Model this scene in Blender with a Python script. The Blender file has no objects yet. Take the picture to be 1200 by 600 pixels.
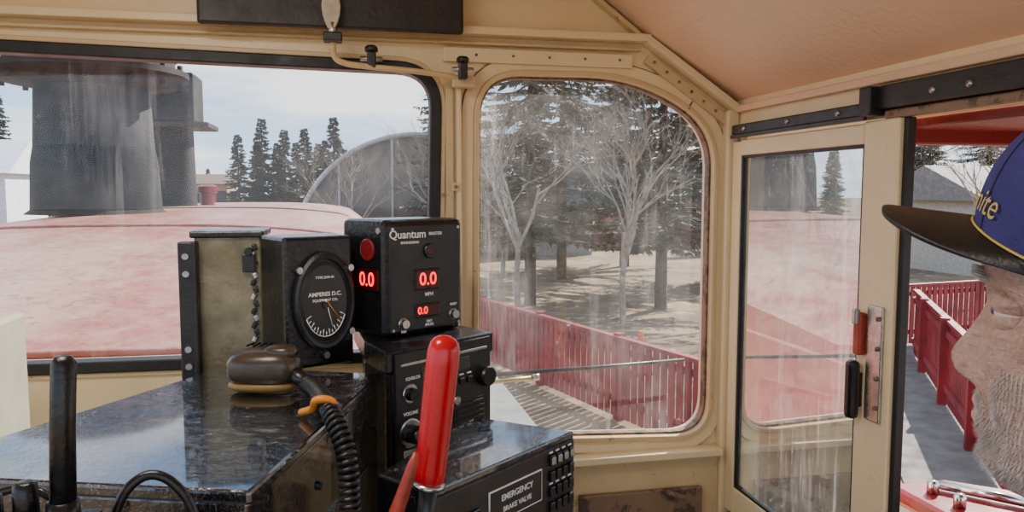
import bpy, bmesh, math, random
from mathutils import Vector, Matrix, geometry, noise
random.seed(7)
EYE=1.55
# ------------------------------------------------------------------ materials
def new_mat(name):
    m=bpy.data.materials.new(name); m.use_nodes=True
    nt=m.node_tree; nt.nodes.clear()
    out=nt.nodes.new('ShaderNodeOutputMaterial')
    return m,nt,out
def N(nt,t,**kw):
    n=nt.nodes.new(t)
    for k,v in kw.items(): setattr(n,k,v)
    return n
def noise_node(nt,scale,detail=6,rough=.6,vec=None):
    n=N(nt,'ShaderNodeTexNoise'); n.inputs['Scale'].default_value=scale
    n.inputs['Detail'].default_value=detail; n.inputs['Roughness'].default_value=rough
    if vec is not None: nt.links.new(vec,n.inputs['Vector'])
    return n
def ramp(nt,src,stops):
    r=N(nt,'ShaderNodeValToRGB'); el=r.color_ramp.elements
    while len(el)<len(stops): el.new(.5)
    for e,(p,c) in zip(el,stops):
        e.position=p; e.color=(c,c,c,1) if isinstance(c,(int,float)) else (*c,1)
    nt.links.new(src,r.inputs['Fac']); return r
def mixc(nt,fac,a,b,mode='MIX'):
    m=N(nt,'ShaderNodeMix',data_type='RGBA',blend_type=mode)
    if isinstance(fac,(int,float)): m.inputs[0].default_value=fac
    else: nt.links.new(fac,m.inputs[0])
    for i,c in ((6,a),(7,b)):
        if isinstance(c,tuple): m.inputs[i].default_value=(*c,1)
        else: nt.links.new(c,m.inputs[i])
    return m.outputs[2]
def mathn(nt,op,a,b):
    m=N(nt,'ShaderNodeMath',operation=op)
    for i,x in enumerate((a,b)):
        if isinstance(x,(int,float)): m.inputs[i].default_value=x
        else: nt.links.new(x,m.inputs[i])
    return m.outputs[0]
def coords(nt):
    return N(nt,'ShaderNodeTexCoord').outputs['Object']
def mapped(nt,co,scale,rot=(0,0,0)):
    mp=N(nt,'ShaderNodeMapping'); mp.inputs['Scale'].default_value=scale; mp.inputs['Rotation'].default_value=rot
    nt.links.new(co,mp.inputs[0]); return mp.outputs[0]
def M(name,col,rough=.5,metal=0,var=.15,scale=8,bump=0,bscale=60,col2=None,emit=0,spec=.5):
    m,nt,out=new_mat(name); b=N(nt,'ShaderNodeBsdfPrincipled')
    co=coords(nt)
    n=noise_node(nt,scale,vec=co)
    c2=col2 if col2 else tuple(max(0,c*(1-var*2)) for c in col)
    c1=tuple(min(1,c*(1+var*.5)) for c in col)
    r=ramp(nt,n.outputs[0],[(.3,c1),(.7,c2)])
    nt.links.new(r.outputs[0],b.inputs['Base Color'])
    rr=ramp(nt,n.outputs[0],[(.3,max(0,rough-.08)),(.7,min(1,rough+.08))])
    nt.links.new(rr.outputs[0],b.inputs['Roughness'])
    b.inputs['Metallic'].default_value=metal
    b.inputs['Specular IOR Level'].default_value=spec
    if bump:
        bn=noise_node(nt,bscale,vec=co); bp=N(nt,'ShaderNodeBump'); bp.inputs['Strength'].default_value=bump
        bp.inputs['Distance'].default_value=.004
        nt.links.new(bn.outputs[0],bp.inputs['Height']); nt.links.new(bp.outputs[0],b.inputs['Normal'])
    if emit:
        b.inputs['Emission Color'].default_value=(*col,1); b.inputs['Emission Strength'].default_value=emit
    nt.links.new(b.outputs[0],out.inputs[0]); return m
def paint_mat(name,col,grime,rough=.38,chips=.62,gs=3.0):
    """old enamel paint with grime blotches, chips and orange-peel bump"""
    m,nt,out=new_mat(name); b=N(nt,'ShaderNodeBsdfPrincipled'); co=coords(nt)
    n1=noise_node(nt,gs,8,.65,co); n2=noise_node(nt,22,10,.75,co); n3=noise_node(nt,90,3,.5,co)
    c=mixc(nt,ramp(nt,n1.outputs[0],[(.40,0.0),(.75,.75)]).outputs[0],col,tuple(x*.74+g*.16 for x,g in zip(col,grime)))
    c=mixc(nt,ramp(nt,n2.outputs[0],[(chips,0.0),(chips+.06,.8)]).outputs[0],c,grime)
    nt.links.new(c,b.inputs['Base Color']); b.inputs['Roughness'].default_value=rough
    bp=N(nt,'ShaderNodeBump'); bp.inputs['Strength'].default_value=.35; bp.inputs['Distance'].default_value=.003
    nt.links.new(n3.outputs[0],bp.inputs['Height']); nt.links.new(bp.outputs[0],b.inputs['Normal'])
    nt.links.new(b.outputs[0],out.inputs[0]); return m
def glass_mat(name,mirror=.05,dust_lo=.03,dust_hi=.22,tint=(.97,.98,.98),scale=3.5,dustcol=(.8,.8,.8),speck=.35,streak=.12):
    m,nt,out=new_mat(name); co=coords(nt)
    tr=N(nt,'ShaderNodeBsdfTransparent'); tr.inputs[0].default_value=(*tint,1)
    gl=N(nt,'ShaderNodeBsdfGlossy'); gl.inputs['Roughness'].default_value=.012
    mx=N(nt,'ShaderNodeMixShader'); mx.inputs[0].default_value=mirror
    nt.links.new(tr.outputs[0],mx.inputs[1]); nt.links.new(gl.outputs[0],mx.inputs[2])
    d=N(nt,'ShaderNodeBsdfDiffuse'); d.inputs[0].default_value=(*dustcol,1)
    tl=N(nt,'ShaderNodeBsdfTranslucent'); tl.inputs[0].default_value=(*dustcol,1)
    ad=N(nt,'ShaderNodeMixShader'); ad.inputs[0].default_value=.5
    nt.links.new(d.outputs[0],ad.inputs[1]); nt.links.new(tl.outputs[0],ad.inputs[2])
    n1=noise_node(nt,scale,8,.7,co); n2=noise_node(nt,90,2,.5,co)
    n3=noise_node(nt,14,6,.75,mapped(nt,co,(1,1,.10),(.0,.5,.0)))
    n5=noise_node(nt,40,3,.6,co); n6=noise_node(nt,30,4,.6,mapped(nt,co,(1,1,.06),(0,-.9,0)))
    a=ramp(nt,n1.outputs[0],[(.40,dust_lo),(.75,dust_hi)])
    s=ramp(nt,n2.outputs[0],[(.74,0.0),(.78,speck)])
    s2=ramp(nt,n5.outputs[0],[(.69,0.0),(.75,speck*.7)])
    k=ramp(nt,n3.outputs[0],[(.54,0.0),(.70,streak)]); k2=ramp(nt,n6.outputs[0],[(.62,0.0),(.68,streak)])
    f=mathn(nt,'MAXIMUM',mathn(nt,'ADD',a.outputs[0],mathn(nt,'ADD',k.outputs[0],k2.outputs[0])),mathn(nt,'MAXIMUM',s.outputs[0],s2.outputs[0]))
    m2=N(nt,'ShaderNodeMixShader'); nt.links.new(f,m2.inputs[0])
    nt.links.new(mx.outputs[0],m2.inputs[1]); nt.links.new(ad.outputs[0],m2.inputs[2])
    nt.links.new(m2.outputs[0],out.inputs[0]); return m

CREAM=paint_mat('cream_paint',(.84,.67,.40),(.24,.14,.06),.34,.645)
CREAM_D=paint_mat('cream_paint_worn',(.66,.49,.26),(.12,.07,.035),.38,.60,5)
CEIL=paint_mat('ceiling_paint',(.76,.52,.34),(.45,.27,.16),.38,.72,2)
RUST=paint_mat('grimy_metal',(.24,.15,.09),(.05,.03,.02),.5,.5,9)
RUBBER=M('black_rubber',(.008,.008,.009),.5,0,.2,20,.3)
BLACK=M('black_enamel',(.009,.009,.011),.25,0,.3,14,.35,80)
BLACKM=M('black_satin',(.016,.016,.018),.38,0,.3,25,.2,150)
VISB=M('visor_panel_brown_black',(.022,.015,.013),.45,0,.3,12,.3,90)
STEEL=M('bare_steel',(.55,.55,.55),.3,1,.2,30,.1)
CHROME=M('chrome',(.75,.75,.76),.15,1,.05,30)
KHAKI=M('khaki_metal',(.28,.245,.155),.33,.35,.35,10,.4,40,col2=(.10,.085,.05))
REDH=M('red_handle_paint',(.52,.003,.012),.24,0,.08,8)
RUSTRED=M('red_lever',(.45,.05,.025),.42,0,.3,30,.3)
WHITE=M('white_ink',(.85,.85,.82),.5,0,.05,20)
LED=M('red_led',(1,.01,.015),.4,0,0,5,emit=3.0)
LEDD=M('led_window',(.06,.003,.004),.2,0,.1,5)
BEIGE=M('beige_plastic',(.34,.33,.27),.5,0,.12,10)
BONE=M('ivory_handle',(.62,.56,.42),.4,0,.2,30)
ORANGE=M('orange_insulation',(.75,.25,.02),.45,0,.1,20)
REDF=M('red_fence_paint',(.32,.026,.034),.55,0,.25,2)
REDD=M('dark_red_enamel',(.22,.010,.014),.3,0,.2,6)
GREYD=M('deck_plate',(.20,.22,.215),.7,0,.2,6,.4,60)
GLASS_F=glass_mat('dusty_windshield_glass',.03,.0,.07,scale=2.5,speck=.14,streak=.06)
GLASS_C=glass_mat('dusty_corner_glass',.03,.02,.17,scale=4,speck=.45,streak=.16)
GLASS_S=glass_mat('side_pane_glass',.80,.02,.12,(.45,.56,.54),3,speck=.3,streak=.14)
def console_mat():
    m,nt,out=new_mat('scuffed_black_enamel'); b=N(nt,'ShaderNodeBsdfPrincipled'); co=coords(nt)
    n=noise_node(nt,9,8,.7,co); n2=noise_node(nt,60,6,.75,co); n3=noise_node(nt,30,5,.6,co); n4=noise_node(nt,40,4,.6,mapped(nt,co,(1,.15,1),(0,0,.6)))
    c=mixc(nt,ramp(nt,n2.outputs[0],[(.62,0.0),(.66,.7)]).outputs[0],(.004,.005,.008),(.32,.31,.30))
    c=mixc(nt,ramp(nt,n4.outputs[0],[(.64,0.0),(.70,.35)]).outputs[0],c,(.14,.14,.15))
    nt.links.new(c,b.inputs['Base Color'])
    nt.links.new(ramp(nt,n.outputs[0],[(.35,.04),(.65,.20)]).outputs[0],b.inputs['Roughness'])
    b.inputs['Specular IOR Level'].default_value=.9
    b.inputs['Coat Weight'].default_value=1.0; b.inputs['Coat Roughness'].default_value=.05
    bp=N(nt,'ShaderNodeBump'); bp.inputs['Strength'].default_value=1.0; bp.inputs['Distance'].default_value=.006
    nt.links.new(n3.outputs[0],bp.inputs['Height']); nt.links.new(bp.outputs[0],b.inputs['Normal'])
    nt.links.new(b.outputs[0],out.inputs[0]); return m
CONS=console_mat()

# ------------------------------------------------------------------ builders
COL=bpy.context.scene.collection
def mk(name,verts,faces,mat,smooth=False,bevel=0,solid=0,parent=None,seg=2):
    me=bpy.data.meshes.new(name); me.from_pydata([tuple(v) for v in verts],[],faces); me.update()
    bm=bmesh.new(); bm.from_mesh(me); bmesh.ops.recalc_face_normals(bm,faces=bm.faces); bm.to_mesh(me); bm.free()
    o=bpy.data.objects.new(name,me); COL.objects.link(o)
    if mat: me.materials.append(mat)
    if smooth:
        for p in me.polygons: p.use_smooth=True
    if bevel:
        md=o.modifiers.new('b','BEVEL'); md.width=bevel; md.segments=seg; md.limit_method='ANGLE'
    if parent: o.parent=parent
    return o
def empty(name):
    e=bpy.data.objects.new(name,None); COL.objects.link(e); e.empty_display_size=.1; return e
def box(name,x0,x1,y0,y1,z0,z1,mat,bevel=.003,parent=None):
    v=[(x,y,z) for x in (x0,x1) for y in (y0,y1) for z in (z0,z1)]
    f=[(0,1,3,2),(4,6,7,5),(0,4,5,1),(2,3,7,6),(0,2,6,4),(1,5,7,3)]
    return mk(name,v,f,mat,False,bevel,parent=parent)
def prism(name,poly,z0,z1,mat,bevel=.004,parent=None):
    n=len(poly); v=[(x,y,z0) for x,y in poly]+[(x,y,z1) for x,y in poly]
    f=[tuple(range(n))[::-1],tuple(range(n,2*n))]+[(i,(i+1)%n,n+(i+1)%n,n+i) for i in range(n)]
    return mk(name,v,f,mat,False,bevel,parent=parent)
def tube_geo(path,r,seg=10,cap=True):
    P=[Vector(p) for p in path]; n=len(P); V=[];Fc=[]
    up=Vector((0,0,1)); prev=None
    for i,p in enumerate(P):
        t=(P[min(i+1,n-1)]-P[max(i-1,0)]).normalized()
        if prev is None:
            a=t.cross(up)
            if a.length<.05: a=t.cross(Vector((1,0,0)))
            a.normalize()
        else:
            a=prev-t*prev.dot(t)
            if a.length<1e-5: a=t.orthogonal()
            a.normalize()
        prev=a; b=t.cross(a); rr=r[i] if isinstance(r,(list,tuple)) else r
        for k in range(seg):
            an=2*math.pi*k/seg; V.append(p+a*math.cos(an)*rr+b*math.sin(an)*rr)
    for i in range(n-1):
        for k in range(seg):
            k2=(k+1)%seg; Fc.append((i*seg+k,i*seg+k2,(i+1)*seg+k2,(i+1)*seg+k))
    if cap: Fc.append(tuple(range(seg))[::-1]); Fc.append(tuple(range((n-1)*seg,n*seg)))
    return V,Fc
def tube(name,path,r,mat,seg=12,parent=None,smooth=True):
    v,f=tube_geo(path,r,seg); return mk(name,v,f,mat,smooth,parent=parent)
def smooth_path(pts,k=8):
    P=[Vector(p) for p in pts]; out=[]
    for i in range(len(P)-1):
        p0=P[max(i-1,0)];p1=P[i];p2=P[i+1];p3=P[min(i+2,len(P)-1)]
        for j in range(k):
            t=j/k
            out.append(.5*((2*p1)+(-p0+p2)*t+(2*p0-5*p1+4*p2-p3)*t*t+(-p0+3*p1-3*p2+p3)*t**3))
    out.append(P[-1]); return out
def lathe(name,prof,cx,cy,mat,seg=40,parent=None,smooth=True):
    V=[];Fc=[]
    for r,z in prof:
        for k in range(seg):
            a=2*math.pi*k/seg; V.append((cx+r*math.cos(a),cy+r*math.sin(a),z))
    for i in range(len(prof)-1):
        for k in range(seg):
            k2=(k+1)%seg; Fc.append((i*seg+k,i*seg+k2,(i+1)*seg+k2,(i+1)*seg+k))
    Fc.append(tuple(range(seg))[::-1]); Fc.append(tuple(range((len(prof)-1)*seg,len(prof)*seg)))
    o=mk(name,V,Fc,mat,smooth,parent=parent)
    if smooth:
        md=o.modifiers.new('e','EDGE_SPLIT'); md.split_angle=math.radians(35)
    return o
class Face:
    """local frame on a vertical face: x along r, y up, z outwards"""
    def __init__(s,p0,p1,z0):
        r=Vector((p1[0]-p0[0],p1[1]-p0[1],0)); s.w=r.length; r.normalize()
        n=Vector((r.y,-r.x,0)); s.M=Matrix(((r.x,0,n.x,p0[0]),(r.y,0,n.y,p0[1]),(0,1,0,z0),(0,0,0,1)))
    def rect(s,name,cx,cy,w,h,d,mat,parent,bevel=.001,z0=-.002,rot=0):
        v=[]
        for x in (-w/2,w/2):
            for y in (-h/2,h/2):
                for z in (z0,d):
                    X=x*math.cos(rot)-y*math.sin(rot); Y=x*math.sin(rot)+y*math.cos(rot)
                    v.append(s.M@Vector((cx+X,cy+Y,z)))
        f=[(0,1,3,2),(4,6,7,5),(0,4,5,1),(2,3,7,6),(0,2,6,4),(1,5,7,3)]
        return mk(name,v,f,mat,False,bevel,parent=parent)
    def disc(s,name,cx,cy,r,d,mat,parent,rx=None,seg=28,z0=-.002,prof=None):
        rx=rx or r; prof=prof or [(1,z0),(1,d*.8),(.9,d)]
        V=[];Fc=[]
        for q,z in prof:
            for k in range(seg):
                a=2*math.pi*k/seg; V.append(s.M@Vector((cx+rx*q*math.cos(a),cy+r*q*math.sin(a),z)))
        for i in range(len(prof)-1):
            for k in range(seg):
                k2=(k+1)%seg; Fc.append((i*seg+k,i*seg+k2,(i+1)*seg+k2,(i+1)*seg+k))
        Fc.append(tuple(range((len(prof)-1)*seg,len(prof)*seg)))
        Fc.append(tuple(range(seg))[::-1])
        return mk(name,V,Fc,mat,False,parent=parent)
    def text(s,name,txt,cx,cy,size,mat,parent,z=.0015,align='CENTER'):
        cu=bpy.data.curves.new(name,'FONT'); cu.body=txt; cu.size=size; cu.align_x=align; cu.align_y='CENTER'; cu.extrude=.0003; cu.offset=size*.012
        o=bpy.data.objects.new(name,cu); COL.objects.link(o); cu.materials.append(mat)
        o.matrix_world=s.M@Matrix.Translation((cx,cy,z)); o.parent=parent; return o
    def path(s,name,pts,r,mat,parent,z=.002):
        return tube(name,[s.M@Vector((x,y,z)) for x,y in pts],r,mat,6,parent)
def rounded(corners,seg=8):
    out=[];n=len(corners)
    for i,(x,z,r) in enumerate(corners):
        p=Vector((x,z)); a=Vector(corners[i-1][:2]); b=Vector(corners[(i+1)%n][:2])
        p0=p+(a-p).normalized()*r; p1=p+(b-p).normalized()*r
        for k in range(seg+1):
            t=k/seg; c=(p0*(1-t)**2+p*2*t*(1-t)+p1*t*t); out.append((c.x,c.y))
    return out
def offset(poly,d):
    n=len(poly);out=[]
    area=sum(poly[i][0]*poly[(i+1)%n][1]-poly[(i+1)%n][0]*poly[i][1] for i in range(n))
    sg=1 if area>0 else -1
    for i in range(n):
        t=(Vector(poly[(i+1)%n])-Vector(poly[i-1])).normalized()
        out.append((poly[i][0]+t.y*d*sg,poly[i][1]-t.x*d*sg))
    return out
def ring_y(name,A,B,y0,y1,mat,bevel=.002,parent=None,smooth=False):
    n=len(A); V=[(x,y0,z) for x,z in A]+[(x,y0,z) for x,z in B]+[(x,y1,z) for x,z in B]+[(x,y1,z) for x,z in A]
    Fc=[]
    for l in range(4):
        m=(l+1)%4
        for i in range(n):
            j=(i+1)%n; Fc.append((l*n+i,l*n+j,m*n+j,m*n+i))
    return mk(name,V,Fc,mat,smooth,bevel,parent=parent)
def plate(name,outer,holes,fn,th,mat):
    loops=[outer]+holes
    tess=geometry.tessellate_polygon([[Vector((x,z,0)) for x,z in l] for l in loops])
    flat=[p for l in loops for p in l]; n=len(flat)
    V=[fn(x,z,0) for x,z in flat]+[fn(x,z,th) for x,z in flat]
    Fc=[tuple(t) for t in tess]+[tuple(n+i for i in t)[::-1] for t in tess]
    k=0
    for l in loops:
        m=len(l)
        for i in range(m):
            j=(i+1)%m; Fc.append((k+i,k+j,n+k+j,n+k+i))
        k+=m
    return mk(name,V,Fc,mat)

# ------------------------------------------------------------------ ROOM SHELL
FY=1.65; SX=.877
WS=rounded([(-.98,1.822,.08),(.178,1.800,.075),(.165,1.205,.05),(-.98,1.213,.08)])
CW=rounded([(.276,1.800,.095),(.650,1.803,.13),(.824,1.690,.085),(.824,.975,.085),(.270,1.0,.07)])
roof=[(SX+.02,1.745),(.665,1.885),(.48,2.02),(.10,2.10),(-1.0,2.14),(-1.9,2.10)]
outer=[(-1.9,0),(SX+.02,0)]+roof
wall_front=plate('wall_front',outer,[WS,CW],lambda a,b,d:(a,FY+d,b),.05,CREAM)
sw_outer=[(-.9,0),(FY,0),(FY,1.76),(-.9,1.76)]
OP=rounded([(.12,1.672,.02),(1.60,1.672,.02),(1.60,.83,.02),(.12,.83,.02)],3)
wall_side=plate('wall_right',sw_outer,[OP],lambda a,b,d:(SX+d,a,b),.05,CREAM)
V=[];Fc=[]
for (x,z) in roof:
    for y in (FY,-.9): V.append((x,y,z))
for (x,z) in roof:
    for y in (FY,-.9): V.append((x,y,z+.04))
m=len(roof)
for i in range(m-1):
    Fc.append((2*i,2*i+1,2*i+3,2*i+2)); Fc.append((2*m+2*i,2*m+2*i+2,2*m+2*i+3,2*m+2*i+1))
ceil=mk('ceiling',V,Fc,CEIL)
box('floor',-1.9,SX,-.9,FY,-.06,0,GREYD,0)
r1=empty('window_1')
ring_y('frame',offset(WS,-.004),offset(WS,.020),FY-.012,FY+.03,RUBBER,.003,r1)
ring_y('outer_frame',offset(WS,.020),offset(WS,.030),FY-.006,FY+.0,CREAM_D,.002,r1)
n=len(WS); mk('glass',[(x,FY+.022,z) for x,z in WS],[tuple(range(n))],GLASS_F,parent=r1)
r2=empty('window_2')
ring_y('frame',offset(CW,-.002),offset(CW,.010),FY-.014,FY+.03,CREAM_D,.003,r2)
ring_y('flange',offset(CW,.010),offset(CW,.036),FY-.007,FY+.0,CREAM,.003,r2)
ring_y('flange_edge',offset(CW,.036),offset(CW,.039),FY-.003,FY+.0,RUST,.001,r2)
ring_y('seal',offset(CW,-.007),offset(CW,-.001),FY+.004,FY+.026,RUST,.001,r2)
n=len(CW); mk('glass',[(x,FY+.018,z) for x,z in CW],[tuple(range(n))],GLASS_C,parent=r2)
t1=empty('trim_1')
box('riser',.226,.236,FY-.03,FY,.95,1.80,CREAM,.002,t1)
box('strap',.205,.222,FY-.008,FY,1.02,1.80,CREAM_D,.002,t1)
for z in (1.10,1.30,1.56):
    box('clip',.214,.230,FY-.036,FY-.02,z-.009,z+.009,CREAM_D,.002,t1)
    Face((.222,FY-.036),(.232,FY-.036),z).disc('clip_bolt',0,0,.004,.004,RUST,t1,seg=8)
def bar(name,p0,p1,h,y0,y1,mat,parent):
    a=Vector(p0);b=Vector(p1);t=(b-a).normalized();nn=Vector((-t.y,t.x))*h/2
    q=[a-nn,b-nn,b+nn,a+nn]
    V=[(p.x,y,p.y) for y in (y0,y1) for p in q]
    return mk(name,V,[(0,1,2,3),(7,6,5,4),(0,1,5,4),(1,2,6,5),(2,3,7,6),(3,0,4,7)],mat,False,.002,parent=parent)
t2=empty('trim_2')
bar('header',(-1.9,1.885),(.655,1.885),.016,FY-.04,FY,CREAM,t2)
bar('header_lip',(-1.9,1.862),(.64,1.862),.006,FY-.02,FY,CREAM_D,t2)
bar('header_low',(.20,1.838),(.62,1.836),.030,FY-.016,FY,CREAM,t2)
bar('diagonal',(.650,1.882),(.872,1.735),.016,FY-.04,FY,CREAM,t2)
bar('diagonal_low',(.655,1.845),(.868,1.700),.022,FY-.018,FY,CREAM_D,t2)
bar('upper_rib',(.48,2.008),(.665,1.872),.010,FY-.025,FY,CREAM_D,t2)
for i in range(7):
    f=i/6; x=.67+f*.18; z=1.836-f*.124
    Face((x,FY-.018),(x+.01,FY-.018),z).disc('bolt',0,0,.0035,.003,RUST,t2,seg=8)
for i in range(5):
    Face((.27+i*.08,FY-.016),(.28+i*.08,FY-.016),1.838).disc('bolt',0,0,.003,.003,RUST,t2,seg=8)
box('trim_3',.846,SX-.001,FY-.028,FY,.0,1.735,CREAM,.005)
t4=empty('trim_4')
box('sill',.22,.846,FY-.045,FY,.935,.952,CREAM,.003,t4)
box('panel',.24,.846,FY-.02,FY,.70,.93,CREAM_D,.003,t4)
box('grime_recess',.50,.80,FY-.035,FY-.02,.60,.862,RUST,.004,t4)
tube('pipe',[(.70,FY-.05,.865),(.72,FY-.05,.855),(.75,FY-.05,.845)],.008,RUST,parent=t4)
t5=empty('trim_5')
box('wall_cap',SX-.016,SX,-.9,FY-.03,1.728,1.744,CEIL,.003,t5)
for yy in (.55,-.25):
    pts=[(roof[i][0],yy,roof[i][1]-.004) for i in range(m)]
    V=[];Fc=[]
    for (x,y,z) in pts:
        V+= [(x,y-.02,z),(x,y+.02,z),(x,y+.02,z+.006),(x,y-.02,z+.006)]
    for i in range(len(pts)-1):
        for k in range(4): Fc.append((4*i+k,4*i+(k+1)%4,4*i+4+(k+1)%4,4*i+4+k))
    mk('rib',V,Fc,CEIL,parent=t5)
# ------------------------------------------------------------------ side sliding window
sd=empty('window_3')
def sbox(name,y0,y1,z0,z1,x0,x1,mat,bev=.003,p=sd): return box(name,x0,x1,y0,y1,z0,z1,mat,bev,p)
XA,XB=.858,.876
sbox('stile_front',1.583,1.620,.805,1.662,XA,XB,CREAM)
sbox('stile_rear',1.078,1.163,.805,1.668,XA,XB,CREAM)
sbox('rail_top',1.163,1.583,1.630,1.665,XA,XB,CREAM)
sbox('rail_bottom',1.163,1.583,.805,.868,XA,XB,CREAM)
for nm,a in (('bead_top',(1.163,1.583,1.624,1.630)),('bead_f',(1.577,1.583,.868,1.63)),('bead_r',(1.163,1.169,.868,1.63)),('bead_b',(1.163,1.583,.868,.874))):
    sbox(nm,*a,XA+.003,XB-.003,RUBBER,.001)
mk('glass',[(.868,1.163,.868),(.868,1.583,.868),(.868,1.583,1.63),(.868,1.163,1.63)],[(0,1,2,3)],GLASS_S,parent=sd)
sbox('edge_seal',1.068,1.078,.805,1.668,.866,.882,RUBBER,.002)
sbox('latch_plate',1.092,1.130,1.165,1.36,.852,.858,STEEL,.002)
for z in (1.19,1.24,1.29,1.34): tube('plate_screw',[(.853,1.100,z),(.849,1.100,z)],.004,RUST,8,sd)
sbox('latch_handle',1.137,1.160,1.160,1.262,.832,.852,BLACK,.008)
sbox('latch_mount',1.142,1.155,1.18,1.24,.848,.858,BLACKM,.002)
sbox('latch_lock',1.134,1.153,1.272,1.345,.842,.858,RUSTRED,.004)
sbox('latch_lock_top',1.137,1.150,1.325,1.352,.836,.846,STEEL,.003)
tr=empty('window_track')
box('upper_track',.846,.876,1.145,1.605,1.676,1.698,BLACKM,.003,tr)
box('upper_track_lip',.843,.849,1.145,1.605,1.668,1.676,BLACKM,.001,tr)
box('rear_track',.850,.876,-.8,1.145,1.684,1.722,BLACKM,.003,tr)
box('track_end',.835,.876,1.122,1.150,1.674,1.722,BLACKM,.003,tr)
box('rear_track_lip',.860,.876,-.8,1.118,1.668,1.682,RUST,.003,tr)
for y in (1.55,1.38,1.22,1.0,.93,.80,.6):
    bx_=.846 if y>1.15 else .850
    tube('bolt',[(bx_-.003,y,1.700 if y<1.15 else 1.687),(bx_+.004,y,1.700 if y<1.15 else 1.687)],.005,STEEL,8,tr)
box('sill_track',.846,.876,.12,1.60,.785,.803,BLACKM,.002,tr)
aw=empty('window_awning')
box('canopy',.93,1.30,.10,1.16,1.655,1.675,REDD,.004,aw)
box('canopy_edge',.93,1.30,1.15,1.17,1.63,1.69,REDD,.004,aw)
box('canopy_rib',1.28,1.30,.10,1.16,1.62,1.67,REDD,.004,aw)
ar=empty('exterior_armrest')
prism('pad',[(.93,.93),(1.13,.93),(1.13,1.10),(1.05,1.17),(.93,1.17)],1.0,1.03,REDD,.012,ar)
box('bracket',.93,1.0,.95,1.1,0.0,1.0,REDD,.004,ar)
for y in (1.11,1.05):
    tube('knob',[(.98,y,1.03),(.98,y,1.048),(.98,y,1.053)],[.010,.010,.006],CHROME,12,ar)
tube('rail',[(1.0,1.12,1.04),(1.10,1.0,1.04)],.008,CHROME,12,ar)

# ------------------------------------------------------------------ header items
v1=empty('sun_visor')
box('panel',-.275,.235,FY-.075,FY-.06,1.868,2.03,VISB,.006,v1)
for x in (-.2,.15): box('hinge',x-.02,x+.02,FY-.06,FY,1.98,2.0,STEEL,.002,v1)
wp=empty('wiper_motor')
L=[(0,1.0),(.30,.93),(.62,.70),(.9,.35),(1,.0),(.92,-.35),(.65,-.7),(.4,-.9),(.22,-1.0)]
pts=[(-.026+x*.018,1.905+z*.045) for x,z in L]+[(-.026-x*.018,1.905+z*.045) for x,z in L[::-1]]
V=[(x,y,z) for y in (FY-.105,FY-.090) for x,z in pts]; k=len(pts)
mk('handle',V,[tuple(range(k)),tuple(range(k,2*k))[::-1]]+[(i,(i+1)%k,k+(i+1)%k,k+i) for i in range(k)],BONE,False,.004,parent=wp)
tube('handle_neck',[(-.024,FY-.097,1.875),(-.024,FY-.095,1.845)],.009,STEEL,parent=wp)
box('handle_block',-.042,-.006,FY-.11,FY-.08,1.838,1.856,BLACKM,.003,wp)
tube('air_pipe',smooth_path([(-.024,FY-.09,1.84),(-.022,FY-.08,1.815),(-.005,FY-.075,1.803),(.04,FY-.07,1.798),(.15,FY-.06,1.792),(.245,FY-.04,1.783)]),.006,CREAM_D,parent=wp)
for x,z in ((.050,1.800),(.234,1.785)):
    box('valve',x-.009,x+.009,FY-.075,FY-.055,z-.006,z+.028,BLACKM,.003,wp)
    tube('knob',[(x,FY-.065,z+.028),(x,FY-.065,z+.036),(x,FY-.065,z+.040)],[.013,.013,.009],BLACKM,parent=wp)
    tube('stem',[(x-.022,FY-.065,z+.014),(x+.022,FY-.065,z+.014)],.005,STEEL,parent=wp)
box('valve_foot',.215,.262,FY-.05,FY-.03,1.765,1.79,CREAM_D,.003,wp)
wo=empty('wiper_arm')
tube('arm',[(.30,FY+.09,1.122),(.55,FY+.085,1.128),(.80,FY+.08,1.138)],[.006,.005,.004],BLACKM,parent=wo)
tube('rod',[(.30,FY+.11,1.098),(.43,FY+.11,1.106)],.005,M('brass',(.5,.42,.15),.4,.5),parent=wo)
tube('rod_tip',[(.425,FY+.11,1.106),(.44,FY+.11,1.107)],.009,STEEL,parent=wo)
tube('pivot',[(.30,FY+.05,1.11),(.30,FY+.13,1.11)],.012,BLACKM,parent=wo)

# ------------------------------------------------------------------ CONSOLE
cs=empty('control_stand')
prism('body',[(-.1036,.783),(.040,1.235),(-.207,1.35),(-.47,.905)],.0,1.240,CONS,.004,cs)
prism('top',[(-.100,.772),(.048,1.245),(-.207,1.36),(-.485,.905)],1.240,1.255,CONS,.004,cs)
fc=Face((-.1036,.783),(.040,1.235),0)
for x in (.05,.2,.35,.45):
    fc.disc('bolt',x,1.18,.006,.004,BLACKM,cs,seg=10)
fc.rect('access_plate',.25,.95,.34,.36,.004,CONS,cs)
def knob(F,name,x,y,r,mat,parent,d=.016):
    F.disc(name,x,y,r,d,mat,parent,prof=[(1.25,-.002),(1.25,.003),(1,.004),(.92,d),(.6,d)])
P1=(.086,.894);P2=(.327,1.088)
lr=empty('radio_control_unit')
prism('body',[P1,P2,(.19,1.195),(.030,.972)],1.06,1.19,CONS,.003,lr)
F1=Face(P1,P2,1.06)
F1.rect('face',F1.w/2,.064,F1.w-.012,.112,.004,BLACKM,lr)
F1.rect('label_border',.165,.075,.115,.046,.0055,WHITE,lr,.0005)
F1.rect('label_face',.165,.075,.111,.042,.0062,BLACKM,lr,.0005)
F1.text('label_text','EMERGENCY',.165,.083,.012,WHITE,lr,.0068)
F1.text('label_text','BRAKE VALVE',.165,.067,.010,WHITE,lr,.0068)
F1.rect('cassette',.055,.06,.07,.05,.008,BLACK,lr,.002)
F1.rect('slot',.055,.072,.06,.006,.009,STEEL,lr,.0005)
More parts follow.
